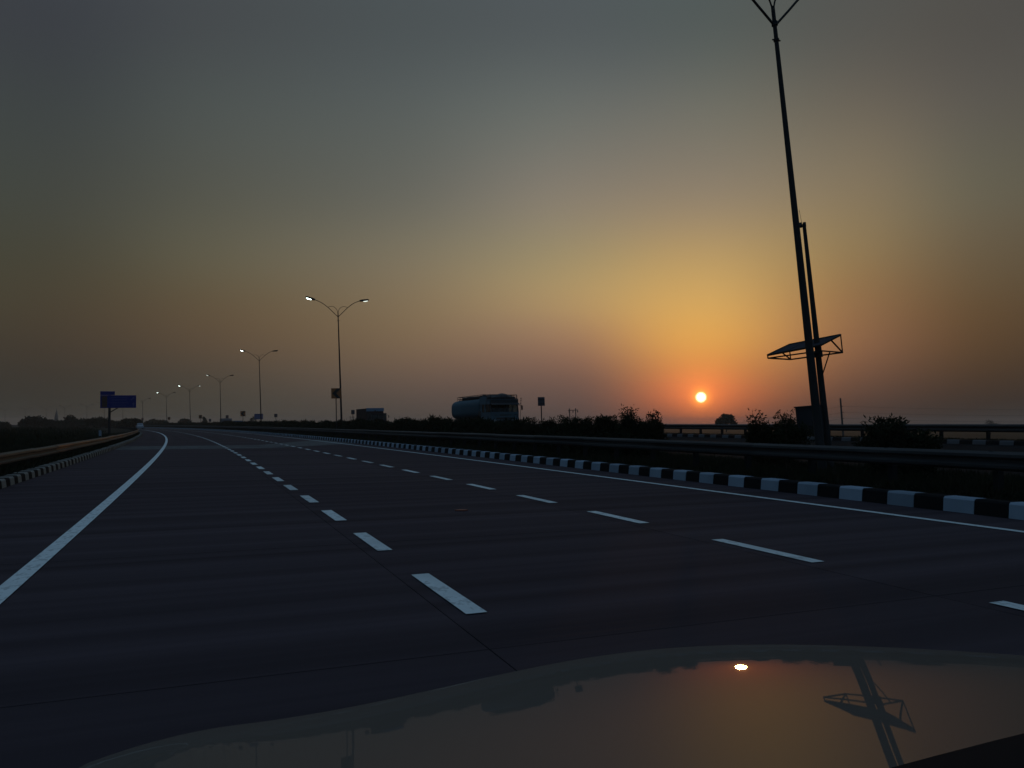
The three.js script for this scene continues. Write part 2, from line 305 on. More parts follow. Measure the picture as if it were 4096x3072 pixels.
// ---------------------------------------------------------------- crash barriers
function barrier(label, u, face, top, ground, s0, sPart, s1, mats, postEvery = 2) {   // face: -1 looks towards smaller u
  const t = thing('guardrail', label, 'crash barrier');
  const W = [[0, 0], [0.075, 0.045], [0.08, 0.09], [0.01, 0.135], [0.01, 0.175], [0.08, 0.22], [0.075, 0.265], [0, 0.31]];
  const r = rng(100 + Math.round(u * 7)), loop = (jy, ju) => [...W.map(([d, y]) => [u + ju + face * d, top - 0.31 + y + jy]), ...W.slice().reverse().map(([d, y]) => [u + ju + face * (d - 0.006), top - 0.31 + y + jy])];
  const beam = (a, b) => sweep(steps(a, b + 0.12, 2), loop((r() - 0.5) * 0.02, (r() - 0.5) * 0.02)), post = (s) => { const g = bx(0.13, top - ground + 0.02, 0.09); g.rotateY(bearing(s)); const p = P(s, u - face * 0.16, (top + ground) / 2 - 0.02); return g.translate(p.x, p.y, p.z); };
  const spacer = (s) => { const g = bx(0.1, 0.3, 0.08); g.rotateY(bearing(s)); const p = P(s, u - face * 0.05, top - 0.155); return g.translate(p.x, p.y, p.z); };
  let far = [];
  for (let s = s0; s < s1; s += 4) { const g = beam(s, s + 4); if (s < sPart) part(t, 'beam', g, mats[Math.floor(r() * mats.length)]); else far.push(g); }
  if (far.length) part(t, 'beams', far, mats[0]).userData.kind = 'stuff';
  far = [];
  for (let s = s0 + 0.4; s < s1; s += postEvery) { if (s < sPart) part(t, 'post', [post(s), spacer(s)], M.post); else far.push(post(s)); }
  if (far.length) part(t, 'posts', far, M.post).userData.kind = 'stuff';
  return t;
}
const steels = [0, 1, 2].map((k) => { const m = M.steel.clone(); m.color.setRGB(0.03 + 0.008 * k, 0.03 + 0.008 * k, 0.032 + 0.008 * k); return m; });
const rusty = [[0.08, 0.073, 0.062], [0.073, 0.064, 0.06], [0.078, 0.074, 0.062]].map((c) => { const m = M.steelOld.clone(); m.color.setRGB(...c); return m; });
barrier('steel crash barrier along the median behind the painted kerb', 11.75, -1, 0.97, 0.15, -6, 130, 420, steels);
barrier('weathered steel crash barrier on the inner verge, left of the carriageway', -4.45, 1, 0.68, 0.1, 6, 120, 420, rusty);
barrier('steel crash barrier at the outer edge of the opposite carriageway', 28.6, -1, 1.38, 0.6, -8, 100, 420, steels);

// ---------------------------------------------------------------- plants
function leafQuads(list, pos, dir, len, wid, r) {                            // one folded leaf: two triangles each side of a midrib
  const up = new THREE.Vector3(r() - 0.5, r() - 0.5, r() - 0.5), side = new THREE.Vector3().crossVectors(dir, up).normalize().multiplyScalar(wid / 2);
  const tip = pos.clone().addScaledVector(dir, len), mid = pos.clone().addScaledVector(dir, len * 0.45), l = mid.clone().add(side), q = mid.clone().sub(side);
  for (const v of [pos, l, tip, pos, tip, q]) list.push(v.x, v.y, v.z);
}
const rdir = (r, up) => { const z = r() * 2 - 1, a = r() * 6.283, k = Math.sqrt(1 - z * z); return new THREE.Vector3(k * Math.cos(a), z + up, k * Math.sin(a)).normalize(); };
function shrub(label, category, group, place, seed, w, h, leaves, size, up = 0.5) {
  const t = thing('shrub', label, category, group), r = rng(seed), list = [], stems = []; t.position.copy(place);
  const n = 5 + Math.floor(r() * 4);
  for (let i = 0; i < n; i++) {
    const a = r() * 6.283, hh = h * (0.55 + 0.45 * r()), lean = (w / 2) * (0.2 + 0.8 * r()), top = new THREE.Vector3(Math.cos(a) * lean, hh, Math.sin(a) * lean), mid = new THREE.Vector3(top.x * 0.35, hh * 0.5, top.z * 0.35);
    stems.push(tube([[Math.cos(a) * 0.06, -0.05, Math.sin(a) * 0.06], mid.toArray(), top.toArray()], 0.012 + 0.006 * r(), 6, 5));
    const m = Math.round(leaves / n);
    for (let k = 0; k < m; k++) {
      const f = 0.22 + 0.78 * Math.pow(r(), 0.75), c = f < 0.5 ? mid.clone().multiplyScalar(f * 2) : mid.clone().lerp(top, f * 2 - 1), d = rdir(r, up);
      c.add(new THREE.Vector3((r() - 0.5), (r() - 0.5) * 0.6, (r() - 0.5)).multiplyScalar(w * 0.42)); c.y = Math.max(0.03, c.y);
      leafQuads(list, c, d, size * (0.7 + 0.6 * r()), size * 0.34, r);
    }
  }
  part(t, 'stem', stems, M.bark); part(t, 'foliage', tri(list), M.leaf[seed % 3]);
  return t;
}
// the clipped hedge in the median
{
  const t = thing('hedge', 'long dense hedge in the median, in front of the lorries', 'hedge'), r = rng(71), clump = [];
  for (let i = 0; i < 14; i++) leafQuads(clump, new THREE.Vector3((r() - 0.5) * 0.16, (r() - 0.5) * 0.16, (r() - 0.5) * 0.16), rdir(r, 0.35), 0.13 + 0.08 * r(), 0.045, r);
  const spots = [];
  for (let s = 20.6; s < 360; s += 0.1) {
    const n = s < 31 ? 11 : s < 90 ? 13 : s < 180 ? 6 : 4, hump = 0.1 * Math.sin(s * 0.9) + 0.07 * Math.sin(s * 2.3 + 1) + 0.05 * Math.sin(s * 0.31), dip = s > 82 && s < 86 ? 0.28 : 0;
    for (let k = 0; k < n; k++) {
      const u = 13.4 + (r() + r() - 1) * 0.75, edge = 1 - Math.pow(Math.abs(u - 13.4) / 0.8, 2) * 0.5, top = (s < 30.7 ? 0.92 + 0.6 * hump : 1.32 + hump - dip) * edge + (r() < 0.06 ? 0.15 * r() : 0);
      spots.push([s + (r() - 0.5) * 0.2, u, 0.25 + top * Math.pow(r(), 0.6), (0.8 + 0.7 * r()) * (s < 90 ? 1 : 1.5)]);
    }
  }
  const im = new THREE.InstancedMesh(tri(clump), M.leaf[1], spots.length), d = new THREE.Object3D();
  spots.forEach(([s, u, y, k], i) => { d.position.copy(P(s, u, y)); d.rotation.set(r() * 6, r() * 6, r() * 6); d.scale.setScalar(k); d.updateMatrix(); im.setMatrixAt(i, d.matrix); });
  im.name = 'foliage'; im.userData.kind = 'stuff'; t.add(im);
  const stems = []; for (let s = 30.8; s < 130; s += 0.55) { const a = P(s, 13.3 + 0.3 * r(), 0.2), b = P(s + 0.2 * (r() - 0.5), 13.2 + 0.5 * r(), 1.1); stems.push(bar(a.toArray(), b.toArray(), 0.02, 0.01, 5)); }
  const st = part(t, 'stems', stems, M.bark); st.userData.kind = 'stuff';
}
// single shrubs where the hedge breaks up: [s, width, height, what the photo shows of it]
[
  [30.0, 0.62, 1.5, 'rounded shrub at the near end of the dense hedge'],
  [28.9, 0.5, 1.3, 'low shrub at the foot of the blank sign post'],
  [27.9, 0.45, 1.38, 'narrow shrub just right of the blank sign post'],
  [27.2, 0.7, 1.66, 'shrub with a tall leaf sprig left of the twin electricity poles'],
  [26.3, 0.55, 1.5, 'shrub in front of the twin electricity poles'],
  [25.4, 0.5, 1.52, 'slim shrub right of the twin electricity poles'],
  [24.6, 0.6, 1.5, 'ragged shrub with gaps, fourth before the tallest one'],
  [23.9, 0.45, 1.46, 'thin shrub with gaps, third before the tallest one'],
  [23.2, 0.5, 1.5, 'upright shrub, second before the tallest one'],
  [22.6, 0.6, 1.62, 'bushy shrub just before the tallest one'],
  [22.0, 0.75, 1.72, 'tallest bushy shrub of the loose row left of the sun'],
  [21.3, 0.6, 1.58, 'broad shrub next after the tallest one, left of the sun'],
  [20.7, 0.5, 1.46, 'last ragged shrub of the row, nearest to the setting sun'],
  [15.9, 0.4, 1.22, 'small shrub standing apart left of the grey cabinet'],
  [15.4, 0.75, 1.45, 'wide shrub left of the grey cabinet on the pole'],
  [14.75, 0.8, 1.5, 'wide shrub touching the grey cabinet on the pole'],
  [12.15, 0.55, 1.35, 'shrub on the left flank of the clump right of the concrete pole'],
  [11.85, 0.8, 1.55, 'tallest shrub of the clump right of the concrete pole'],
  [11.45, 0.55, 1.4, 'pointed shrub in the clump right of the concrete pole'],
  [11.1, 0.55, 1.28, 'lowest shrub at the outer end of the clump right of the concrete pole'],
].forEach(([s, w, h, label], i) => shrub(label, 'shrub', 'shrubs in the median', P(s, 13.5 + 0.12 * Math.sin(i * 2.4), 0.25), 200 + i, w * 1.4, h * 0.96, 3400, 0.1, 0.45));

// grass and low scrub nobody could count
function tufts(name, label, count, seed, mat, pick, blades, len, wid, up) {
  const r = rng(seed), list = []; for (let i = 0; i < blades; i++) leafQuads(list, new THREE.Vector3((r() - 0.5) * len, 0, (r() - 0.5) * len), rdir(r, up), len * (0.6 + 0.6 * r()), wid, r);
  const im = new THREE.InstancedMesh(tri(list), mat, count), d = new THREE.Object3D();
  for (let i = 0; i < count; i++) { const [p, k] = pick(r); d.position.copy(p); d.rotation.set(0, r() * 6.28, 0); d.scale.setScalar(k); d.updateMatrix(); im.setMatrixAt(i, d.matrix); }
  im.name = name; im.castShadow = im.receiveShadow = true; scene.add(im); tag(im, label, null, null, 'stuff');
}
tufts('grass', 'dark rough grass covering the median earth', 15000, 9, M.grass, (r) => { const s = 3 + 110 * r() * r(), u = 11.5 + 4.1 * r(); return [P(s, u, 0.2), 0.7 + 0.9 * r()]; }, 10, 0.16, 0.018, 1.0);
tufts('grass_001', 'dark rough grass on the inner verge around the crash barrier', 12000, 10, M.grass, (r) => { const s = 8 + 110 * r() * r(), u = -4.3 - 6 * r(); return [P(s, u, u > -6 ? 0.12 : 0.12 - (-6 - u) * 0.06), 0.8 + 1.1 * r()]; }, 10, 0.2, 0.02, 1.0);
tufts('scrub', 'dark low scrub filling the ground between inner barrier and trees', 9000, 12, M.leaf[1], (r) => { const s = 12 + 330 * r() * r(), u = -9 - (14 + s * 0.12) * r(); return [P(s, u, -1.3 + 1.55 * Math.pow(r(), 0.7) * Math.min(1, 0.6 + (-u - 9) * 0.06)), 0.9 + 1.0 * r()]; }, 16, 0.42, 0.12, 0.3);
tufts('grass_002', 'dry grass at the foot of the outer crash barrier', 5000, 13, M.grass, (r) => { const s = 4 + 70 * r(), u = 29 + 3 * r(); return [P(s, u, 0.72 - (u > 30.5 ? (u - 30.5) * 0.18 : 0)), 0.7 + 0.7 * r()]; }, 8, 0.14, 0.02, 1.2);

function groundAt(px, dist, y = -1.35) { const d = rayDir(px, 1695.384); d.y = 0; d.normalize(); return new THREE.Vector3(d.x * dist, y, d.z * dist); }
function tree(label, group, px, dist, wpx, topPx, seed, o = {}) {            // stands where a sight line at that bearing and distance meets the field
  const sc = dist / Math.hypot(F, px - 2048), h = EYE + 1.35 + (1695 - topPx) * dist / Math.hypot(F, px - 2048), w = wpx * sc;
  const t = thing('tree', label, 'tree', group), r = rng(seed), list = [], limbs = []; t.position.copy(groundAt(px, dist));
  const n = o.lobes ?? 11, trunk = h * (o.trunk ?? 0.3), lobes = [];
  limbs.push(tube([[0, -0.3, 0], [0.1 * w * (r() - 0.5), trunk * 0.6, 0.05], [0, trunk, 0]], Math.max(0.1, h * 0.03), 6, 7));
  for (let i = 0; i < n; i++) {
    const a = (i / n) * 6.283 + r(), k = Math.sqrt(r()), x = Math.cos(a) * k * w * 0.4, z = Math.sin(a) * k * w * 0.4, rad = Math.min(w * (0.14 + 0.07 * r()), h * 0.26) * (o.lobe ?? 1), yTop = h * (1 - (o.flat ?? 0.3) * k * k) * (0.86 + 0.14 * r()), y = Math.max(trunk * 0.9, yTop - rad * (0.6 + Math.min(0.7, o.deep ?? 0.6) * r()));
    lobes.push([x, y, z, rad]); limbs.push(tube([[0, trunk * 0.85, 0], [x * 0.45, trunk + (y - trunk) * 0.5, z * 0.45], [x, y, z]], Math.max(0.04, h * 0.01), 5, 5));
  }
  const leaves = Math.round((o.leaves ?? 1500) * 1.5), size = (o.size ?? 0.75) * (dist / 300);
  for (let i = 0; i < leaves; i++) {
    const [x, y, z, rad] = lobes[i % n], d = rdir(r, 0), k = rad * Math.pow(r(), 0.4) * (1 + (r() < 0.08 ? 0.25 : 0));
    const p = new THREE.Vector3(x + d.x * k, y + d.y * k * 0.8, z + d.z * k); if (p.y < trunk * 0.5) p.y = trunk * 0.5 + r(); if (p.y > h) p.y = h - 0.2 * r();
    leafQuads(list, p, rdir(r, 0.2), size * (0.7 + 0.7 * r()), size * 0.6, r);
  }
  part(t, 'trunk', limbs, M.bark); part(t, 'crown', tri(list), M.leaf[seed % 3]);
  return t;
}
const LT_ = 'trees on the inner side of the bend', RT_ = 'trees beyond the opposite carriageway';
tree('broad rounded tree left of the pointed temple tower', LT_, 152, 280, 165, 1660, 301, { lobes: 15, leaves: 2600, trunk: 0.15, deep: 1.3 });
tree('rounded tree between the temple tower and the blue sign', LT_, 296, 290, 120, 1660, 302, { lobes: 13, leaves: 2200, trunk: 0.15, deep: 1.3 });
tree('rounded tree standing at the post of the blue sign', LT_, 402, 270, 95, 1663, 303, { lobes: 12, leaves: 2000, trunk: 0.15, deep: 1.3 });
tree('small round tree pressed against the tree at the sign post', LT_, 364, 262, 40, 1666, 304, { lobes: 8, leaves: 800, trunk: 0.2 });
tree('flat-topped dark tree behind the white car', LT_, 520, 250, 84, 1673, 305, { lobes: 14, leaves: 2200, trunk: 0.1, flat: 0.08, deep: 1.2 });
tree('low dark tree at the very edge of the view, left of the others', LT_, 10, 250, 70, 1684, 306, { lobes: 9, leaves: 1300, trunk: 0.15 });
tree('thin pale tree between the sign post and the flat-topped tree', LT_, 455, 380, 34, 1678, 307, { lobes: 7, leaves: 500, trunk: 0.2 });
tree('low wide tree linking the broad tree and the temple tower', LT_, 235, 310, 60, 1678, 308, { lobes: 8, leaves: 1000, trunk: 0.12 });
tree('sloping tree just right of the white car', RT_, 618, 420, 74, 1673, 311, { lobes: 10, leaves: 1500, trunk: 0.12 });
tree('low tree at the foot of the fifth lamp post', RT_, 655, 400, 34, 1681, 312, { lobes: 7, leaves: 700, trunk: 0.15 });
tree('domed dark tree left of the fourth lamp post', RT_, 740, 380, 48, 1674, 313, { lobes: 9, leaves: 1300, trunk: 0.12 });
tree('small sparse tree beside the middle distant chevron sign', RT_, 818, 360, 13, 1672, 314, { lobes: 5, leaves: 160, trunk: 0.35 });
tree('sparse bare-looking tree left of the blue board', RT_, 1011, 330, 26, 1657, 315, { lobes: 7, leaves: 260, trunk: 0.35, size: 0.3 });
tree('low dark bush-like tree under the sparse tree', RT_, 998, 320, 36, 1681, 316, { lobes: 7, leaves: 700, trunk: 0.1 });
tree('flat dark tree alone on the horizon right of the sun', RT_, 2905, 260, 74, 1654, 317, { lobes: 13, leaves: 2300, trunk: 0.2, flat: 0.3 });
tree('low sparse tree far away near the edge of the view', RT_, 3962, 230, 70, 1673, 318, { lobes: 9, leaves: 420, trunk: 0.25, size: 0.3 });

// ---------------------------------------------------------------- street lamps
const lampSpots = [];
function lean(o, deg) {                                                      // tilt about the line of sight
  const d = o.position.clone(); d.y = 0; d.normalize(); o.quaternion.premultiply(new THREE.Quaternion().setFromAxisAngle(d, -deg * D2R));
}
function lampPost(label, s, state, joint, tilt, u = 13.4) {                  // state: left head, right head: 2 bright, 1 dim, 0 dark
  const t = thing('street_lamp', label, 'street lamp', 'street lamps along the median'), H = joint;
  const oct = new THREE.CylinderGeometry(0.045, 0.105, H + 0.44, 8, 1).translate(0, (H + 0.44) / 2, 0);
  part(t, 'pole', [oct], M.pole); part(t, 'base_plate', [bx(0.4, 0.03, 0.4, 0, 0.015, 0), bx(0.3, 0.3, 0.3, 0, -0.15, 0)], M.concrete);
  part(t, 'collar', [new THREE.CylinderGeometry(0.075, 0.075, 0.1, 12).translate(0, H, 0), new THREE.CylinderGeometry(0.07, 0.07, 0.05, 12).translate(0, H - 0.42, 0), bx(0.24, 0.025, 0.03, 0, H - 0.42, 0)], M.pole);
  [-1, 1].forEach((k, i) => {
    part(t, 'arm', [tube([[k * 0.06, H, 0], [k * 0.5, H + 0.42, 0], [k * 0.95, H + 0.85, 0], [k * 1.55, H + 1.28, 0], [k * 2.15, H + 1.53, 0]], 0.03, 28, 8), tube([[k * 0.03, H + 0.42, 0], [k * 0.1, H + 0.62, 0], [k * 0.32, H + 0.86, 0], [k * 0.62, H + 0.93, 0], [k * 0.93, H + 0.84, 0]], 0.021, 20, 7)], M.pole);
    const h = new THREE.Group(); h.name = 'lamp_head'; h.position.set(k * 2.12, H + 1.52, 0); h.rotation.z = k * (k < 0 ? 17 : 7) * D2R; t.add(h);
    const body = prism([[0, -0.045], [0.2, -0.07], [0.78, -0.06], [0.84, 0], [0.74, 0.055], [0.2, 0.07], [0, 0.04]].map(([x, y]) => [k * x, y]), 0.3, 0.02);
    const shell = part(h, 'housing', [body], M.dark);
    const lens = new THREE.SphereGeometry(1, 20, 8, 0, 6.2832, Math.PI / 2, Math.PI / 2).scale(0.26, 0.085, 0.125).translate(k * 0.52, -0.062, 0);
    part(h, 'lens', [lens], state[i] === 2 ? M.lens : state[i] ? M.lensDim : M.lensOff);
    if (state[i]) lampSpots.push([h, k, state[i]]);
  });
  t.position.copy(P(s, u, 0.24)); t.rotation.y = bearing(s); lean(t, tilt);
  return t;
}
lampPost('tallest nearest lamp post, cut by the top of the view, right of the sun', 13.6, [0, 0], 10.95, 4.6);
lampPost('lamp post with both heads lit, left of the red lorry', 71.2, [2, 1], 11.26, 2.5);
lampPost('second distant lamp post, lit only on the road side, behind the blue board', 127.8, [2, 0], 11.4, 2.6);
lampPost('third distant lamp post, rising from the white lorry, faintly lit', 180, [1, 0], 10.4, 2.1);
lampPost('fourth distant lamp post with two small lit heads, right of the domed tree', 231.4, [2, 1], 10.3, 2.5);
lampPost('fifth distant lamp post, one lit head, above the sloping tree', 276.4, [2, 0], 9.95, 2.4);
lampPost('sixth faint lamp post just right of the blue direction sign', 324.2, [1, 0], 9.4, 2.4);
['partly hidden behind the right end of the blue sign', 'behind the post of the blue sign', 'just left of the blue sign', 'between temple tower and blue sign', 'left of the temple tower', 'over the broad rounded tree', 'at the edge of the view'].forEach((w, i) =>
  lampPost('very faint far lamp post ' + w, [365, 402, 436, 478, 512, 549, 583][i], [0, 0], 9.4, 1));
scene.updateMatrixWorld(true);
for (const [h, k, st] of lampSpots) {
  const l = new THREE.SpotLight(new THREE.Color().setRGB(0.85, 1, 0.94), st === 2 ? 7 : 2, 0, 1.15, 0.6, 2), p = h.localToWorld(new THREE.Vector3(k * 0.52, -0.19, 0)), q = h.localToWorld(new THREE.Vector3(k * 0.52, -6, 0));
  l.name = 'lamp_light'; l.position.copy(p); l.target.position.copy(q); l.castShadow = true; l.shadow.radius = 6; scene.add(l, l.target);
}

// ---------------------------------------------------------------- signs
function signPost(t, s, u, y0, tilt, yaw = 0) { t.position.copy(P(s, u, y0)); t.rotation.y = bearing(s) + yaw; lean(t, tilt); }
const amber = std(0.33, 0.11, 0.028, 0.6), signBlack = std(0.015, 0.015, 0.015, 0.6), signBlue = std(0.009, 0.024, 0.17, 0.8, { specularIntensity: 0.2 }), signBack = std(0.05, 0.055, 0.075, 0.6, { metalness: 0.3 }), signWhite = std(0.04, 0.06, 0.18, 0.6), signLine = std(0.02, 0.036, 0.17, 0.6), signBrown = std(0.045, 0.02, 0.012, 0.6);
function chevron(label, s, y0, y1) {
  const t = thing('chevron_sign', label, 'road sign', 'chevron signs along the median'), h = y1 - y0, w = h * 0.92, b = 0.24;
  part(t, 'post', [bx(0.075, y1 - b - 0.05, 0.075, 0, (y1 - b - 0.05) / 2, 0.05)], M.pole);
  part(t, 'board', [rb(w, h, 0.02, 0.008, 0, (y0 + y1) / 2 - b, 0.095)], amber);
  const c = prism([[0.08, h / 2 - 0.02], [w / 2 - 0.02, h / 2 - 0.02], [0.02, 0], [w / 2 - 0.02, -h / 2 + 0.02], [0.08, -h / 2 + 0.02], [-w / 2 + 0.07, 0]], 0.006);
  part(t, 'chevron', [c.translate(0, (y0 + y1) / 2 - b, 0.109)], signBlack);
  signPost(t, s, 12.3, b, 1.5, -0.05);
}
chevron('nearest amber sign with a black chevron, beside the tall lit lamp post', 68.3, 3.66, 4.58);
chevron('second amber chevron sign, left of the blue board', 141, 2.74, 3.66);
chevron('third amber chevron sign, between the third and fourth distant lamp posts', 205.5, 2.74, 3.62);
chevron('fourth amber chevron sign, right of the fifth distant lamp post', 265, 2.72, 3.58);
chevron('farthest amber chevron sign, near the sixth faint lamp post', 319, 2.68, 3.6);
function blankSign(label, s, u, y0, y1, w, posts = 1, mat = signBack, gy = 0.66) {
  const t = thing('sign_back', label, 'road sign', posts > 1 ? undefined : 'signs seen from behind'), b = gy;
  const xs = posts === 1 ? [0] : [-w * 0.3, w * 0.3];
  for (const x of xs) part(t, 'post', [bx(0.08, y1 - b, 0.06, x, (y1 - b) / 2, -0.045)], M.pole);
  part(t, 'board', [rb(w, y1 - y0, 0.025, 0.01, 0, (y0 + y1) / 2 - b, 0)], mat);
  part(t, 'stiffener', [bx(w * 0.9, 0.05, 0.03, 0, y0 - b + 0.2, 0.03), bx(w * 0.9, 0.05, 0.03, 0, y1 - b - 0.2, 0.03)], M.pole);
  signPost(t, s, u, gy, 1.6);
}
blankSign('large blank sign seen from behind, on a thin post right of the tanker', 60.6, 28.9, 3.0, 3.78, 0.68);
blankSign('small blue-grey sign seen from behind, left of the red lorry', 129.8, 28.9, 3.05, 3.8, 0.62);
blankSign('small sign seen from behind, alone right of the blue board', 196.8, 28.9, 3.08, 3.92, 0.78);
blankSign('small dark sign seen from behind, above the right end of the white lorry', 259.6, 28.9, 3.2, 4.2, 0.9);
blankSign('tiny sign seen from behind, left of the white lorry', 285.3, 28.9, 2.15, 3.15, 0.8);
blankSign('wide blue board on two legs at the foot of the second lamp post', 217, 28.9, 2.64, 4.18, 2.3, 2, std(0.05, 0.08, 0.2, 0.6));
{
  const t = thing('direction_sign', 'large blue direction sign on a single braced post above the inner verge', 'road sign');
  const D = 92, k = D * 1.03 / 3432, y = (py) => (1695 - py) * k + EYE;      // metres per pixel at the board
  const X = (px) => (px - 432) * k, mid = (a, b) => (a + b) / 2, g = 0.1;
  part(t, 'post', [new THREE.CylinderGeometry(0.13, 0.16, y(1560) - g + 0.6, 14).translate(0, (y(1560) - g - 0.6) / 2, -0.14)], M.pole);
  part(t, 'brace', [bar([0.05, y(1648) - g, -0.12], [X(470), y(1624) - g, -0.08], 0.07, 0.06, 10)], M.pole);
  part(t, 'rail', [bx(X(535) - X(398), 0.09, 0.07, mid(X(535), X(398)), y(1588) - g, -0.06), bx(X(535) - X(398), 0.09, 0.07, mid(X(535), X(398)), y(1616) - g, -0.06)], M.pole);
  const board = part(t, 'board', [rb(X(537) - X(396), y(1572.5) - y(1628.5), 0.04, 0.015, mid(X(537), X(396)), mid(y(1572.5), y(1628.5)) - g, 0)], signBlue);
  part(t, 'exit_plate', [rb(X(452.5) - X(396), y(1555) - y(1571.5), 0.04, 0.015, mid(X(452.5), X(396)), mid(y(1555), y(1571.5)) - g, 0)], signBlue);
  part(board, 'brown_panel', [bx(X(423) - X(402), y(1577) - y(1625), 0.006, mid(X(423), X(402)), mid(y(1577), y(1625)) - g, 0.024)], signBrown);
  const arrow = (px, py, rot, c = 1) => { const a = prism([[-0.05, -0.26], [0.05, -0.26], [0.05, 0.06], [0.17, 0.06], [0, 0.28], [-0.17, 0.06], [-0.05, 0.06]], 0.005); a.scale(c, c, 1); a.rotateZ(rot); return a.translate(X(px), y(py) - g, 0.0235); };
  part(board, 'arrow', [arrow(523, 1587, -0.8)], signWhite); part(board, 'arrow', [arrow(526, 1614, 0)], signWhite);
  for (const [py, w] of [[1583, 66], [1593, 58], [1606, 72], [1616, 54]]) part(board, 'legend_line', [bx(w * k, 3 * k, 0.005, X(470), y(py) - g, 0.0235)], signLine);
  t.position.copy(P(104.2, -7.5, g + 0.08)); const toEye = t.position.clone().negate(); t.rotation.y = Math.atan2(toEye.x, toEye.z); lean(t, 1);
}
{
  const t = thing('marker_post', 'short white marker post behind the inner crash barrier', 'marker post');
  part(t, 'post', [prism([[-0.06, -0.1], [0.06, -0.1], [0.06, 0.82], [0.03, 0.88], [-0.06, 0.88]], 0.1, 0.01)], M.white);
  part(t, 'band', [bx(0.126, 0.1, 0.106, 0, 0.5, 0)], M.black);
  signPost(t, 51.8, -5, 0.12, 2);
}

// ---------------------------------------------------------------- lorries, car
const wheel = (r = 0.5, w = 0.3) => [new THREE.CylinderGeometry(r, r, w, 24).rotateZ(Math.PI / 2), new THREE.TorusGeometry(r * 0.86, r * 0.16, 8, 24).rotateY(Math.PI / 2).translate(w * 0.36, 0, 0)];
const rim = (r = 0.5, w = 0.3) => new THREE.CylinderGeometry(r * 0.5, r * 0.56, w + 0.03, 16).rotateZ(Math.PI / 2);
function wheels(t, xs, zs, r, w) { for (const z of zs) for (const x of xs) { const m = part(t, 'wheel', merge(wheel(r, w)).translate(x, r, z), M.rubber); part(m, 'rim', [rim(r, w).translate(x, r, z)], M.pole); } }
function drive(t, s, u, tilt = 0, oncoming = true) { t.position.copy(P(s, u, u > 15 ? oppY(u) + 0.002 : 0.002)); t.rotation.y = bearing(s) + (oncoming ? 0 : Math.PI); if (tilt) lean(t, tilt); }
// In a vehicle's own axes +z is ahead and -x is the side that an oncoming lorry turns to us.
function cabShell(t, p) {                                                    // hollow cab with window openings; p: w, y0, belt, head, roof, z0 (back), z1 (front)
  const { w, y0, belt, head, roof, z0, z1, body, trim, lower } = p, hw = w / 2, L = z1 - z0, sl = p.slope ?? 0.12;
  part(t, 'cab', [bx(w, roof - y0, 0.05, 0, (roof + y0) / 2, z0 + 0.025), bx(w, 0.06, L, 0, roof - 0.03, (z0 + z1) / 2 - sl / 2), bx(w, 0.05, L, 0, y0 + 0.025, (z0 + z1) / 2), bx(w, roof - head - 0.06, 0.05, 0, (roof + head) / 2 - 0.03, z1 - sl - 0.02)], body);
  part(t, 'front_panel', [rb(w, belt - y0 - 0.32, 0.08, 0.03, 0, (belt + y0 + 0.32) / 2, z1 - 0.03)], lower);
  part(t, 'bumper', [rb(w + 0.06, 0.34, 0.22, 0.05, 0, y0 + 0.15, z1 + 0.05)], trim);
  for (const k of [-1, 1]) {
    const d = part(t, 'door', [bx(0.05, belt - y0, L - 0.1, k * (hw - 0.025), (belt + y0) / 2, (z0 + z1) / 2), bx(0.05, roof - head - 0.02, L - sl, k * (hw - 0.025), (roof + head) / 2 - 0.01, (z0 + z1) / 2 - sl / 2), bx(0.05, head - belt, L * 0.18, k * (hw - 0.025), (head + belt) / 2, z0 + L * 0.09), bx(0.05, head - belt, L * 0.08, k * (hw - 0.025), (head + belt) / 2, z0 + L * 0.46)], body);
    part(d, 'window', [bx(0.012, head - belt, L * 0.24, k * (hw - 0.03), (head + belt) / 2, z0 + L * 0.3), bx(0.012, head - belt, L * 0.4, k * (hw - 0.03), (head + belt) / 2, z0 + L * 0.7)], M.glass);
    part(t, 'pillar', [flat([k * (hw - 0.05), belt - 0.02, z1 - 0.04], [k * (hw - 0.05), head + 0.02, z1 - sl - 0.02], 0.1, 0.08)], trim);
    part(t, 'mirror', [bar([k * hw, head - 0.1, z1 - 0.1], [k * (hw + 0.26), head - 0.12, z1 + 0.02], 0.014), rb(0.07, 0.36, 0.2, 0.025, k * (hw + 0.28), head - 0.3, z1 + 0.02)], M.dark);
  }
  for (const k of [-1, 1]) part(t, 'seat', [rb(0.7, 0.16, 0.6, 0.05, k * 0.62, y0 + 0.55, z0 + 0.5), rb(0.7, 0.95, 0.18, 0.06, k * 0.62, y0 + 1.05, z0 + 0.2)], M.black);
  part(t, 'interior', [bx(w - 0.12, roof - y0 - 0.1, 0.03, 0, (roof + y0) / 2, z0 + 0.08), bx(w - 0.2, 0.14, 0.4, 0, belt - 0.1, z1 - 0.3)], M.black);
  const ws = part(t, 'windscreen', [bx(w - 0.18, Math.hypot(head - belt, sl), 0.012, 0, 0, 0, -Math.atan2(sl, head - belt)).translate(0, (head + belt) / 2, z1 - sl / 2 - 0.03)], M.glass);
  part(ws, 'divider', [flat([0, belt, z1 - 0.03], [0, head, z1 - sl - 0.02], 0.05, 0.03)], trim);
  for (const k of [-1, 1]) part(t, 'wiper', [flat([k * 0.15, belt + 0.02, z1 + 0.0], [k * 0.75, belt + 0.12, z1 - 0.01], 0.02, 0.02)], M.dark);
}
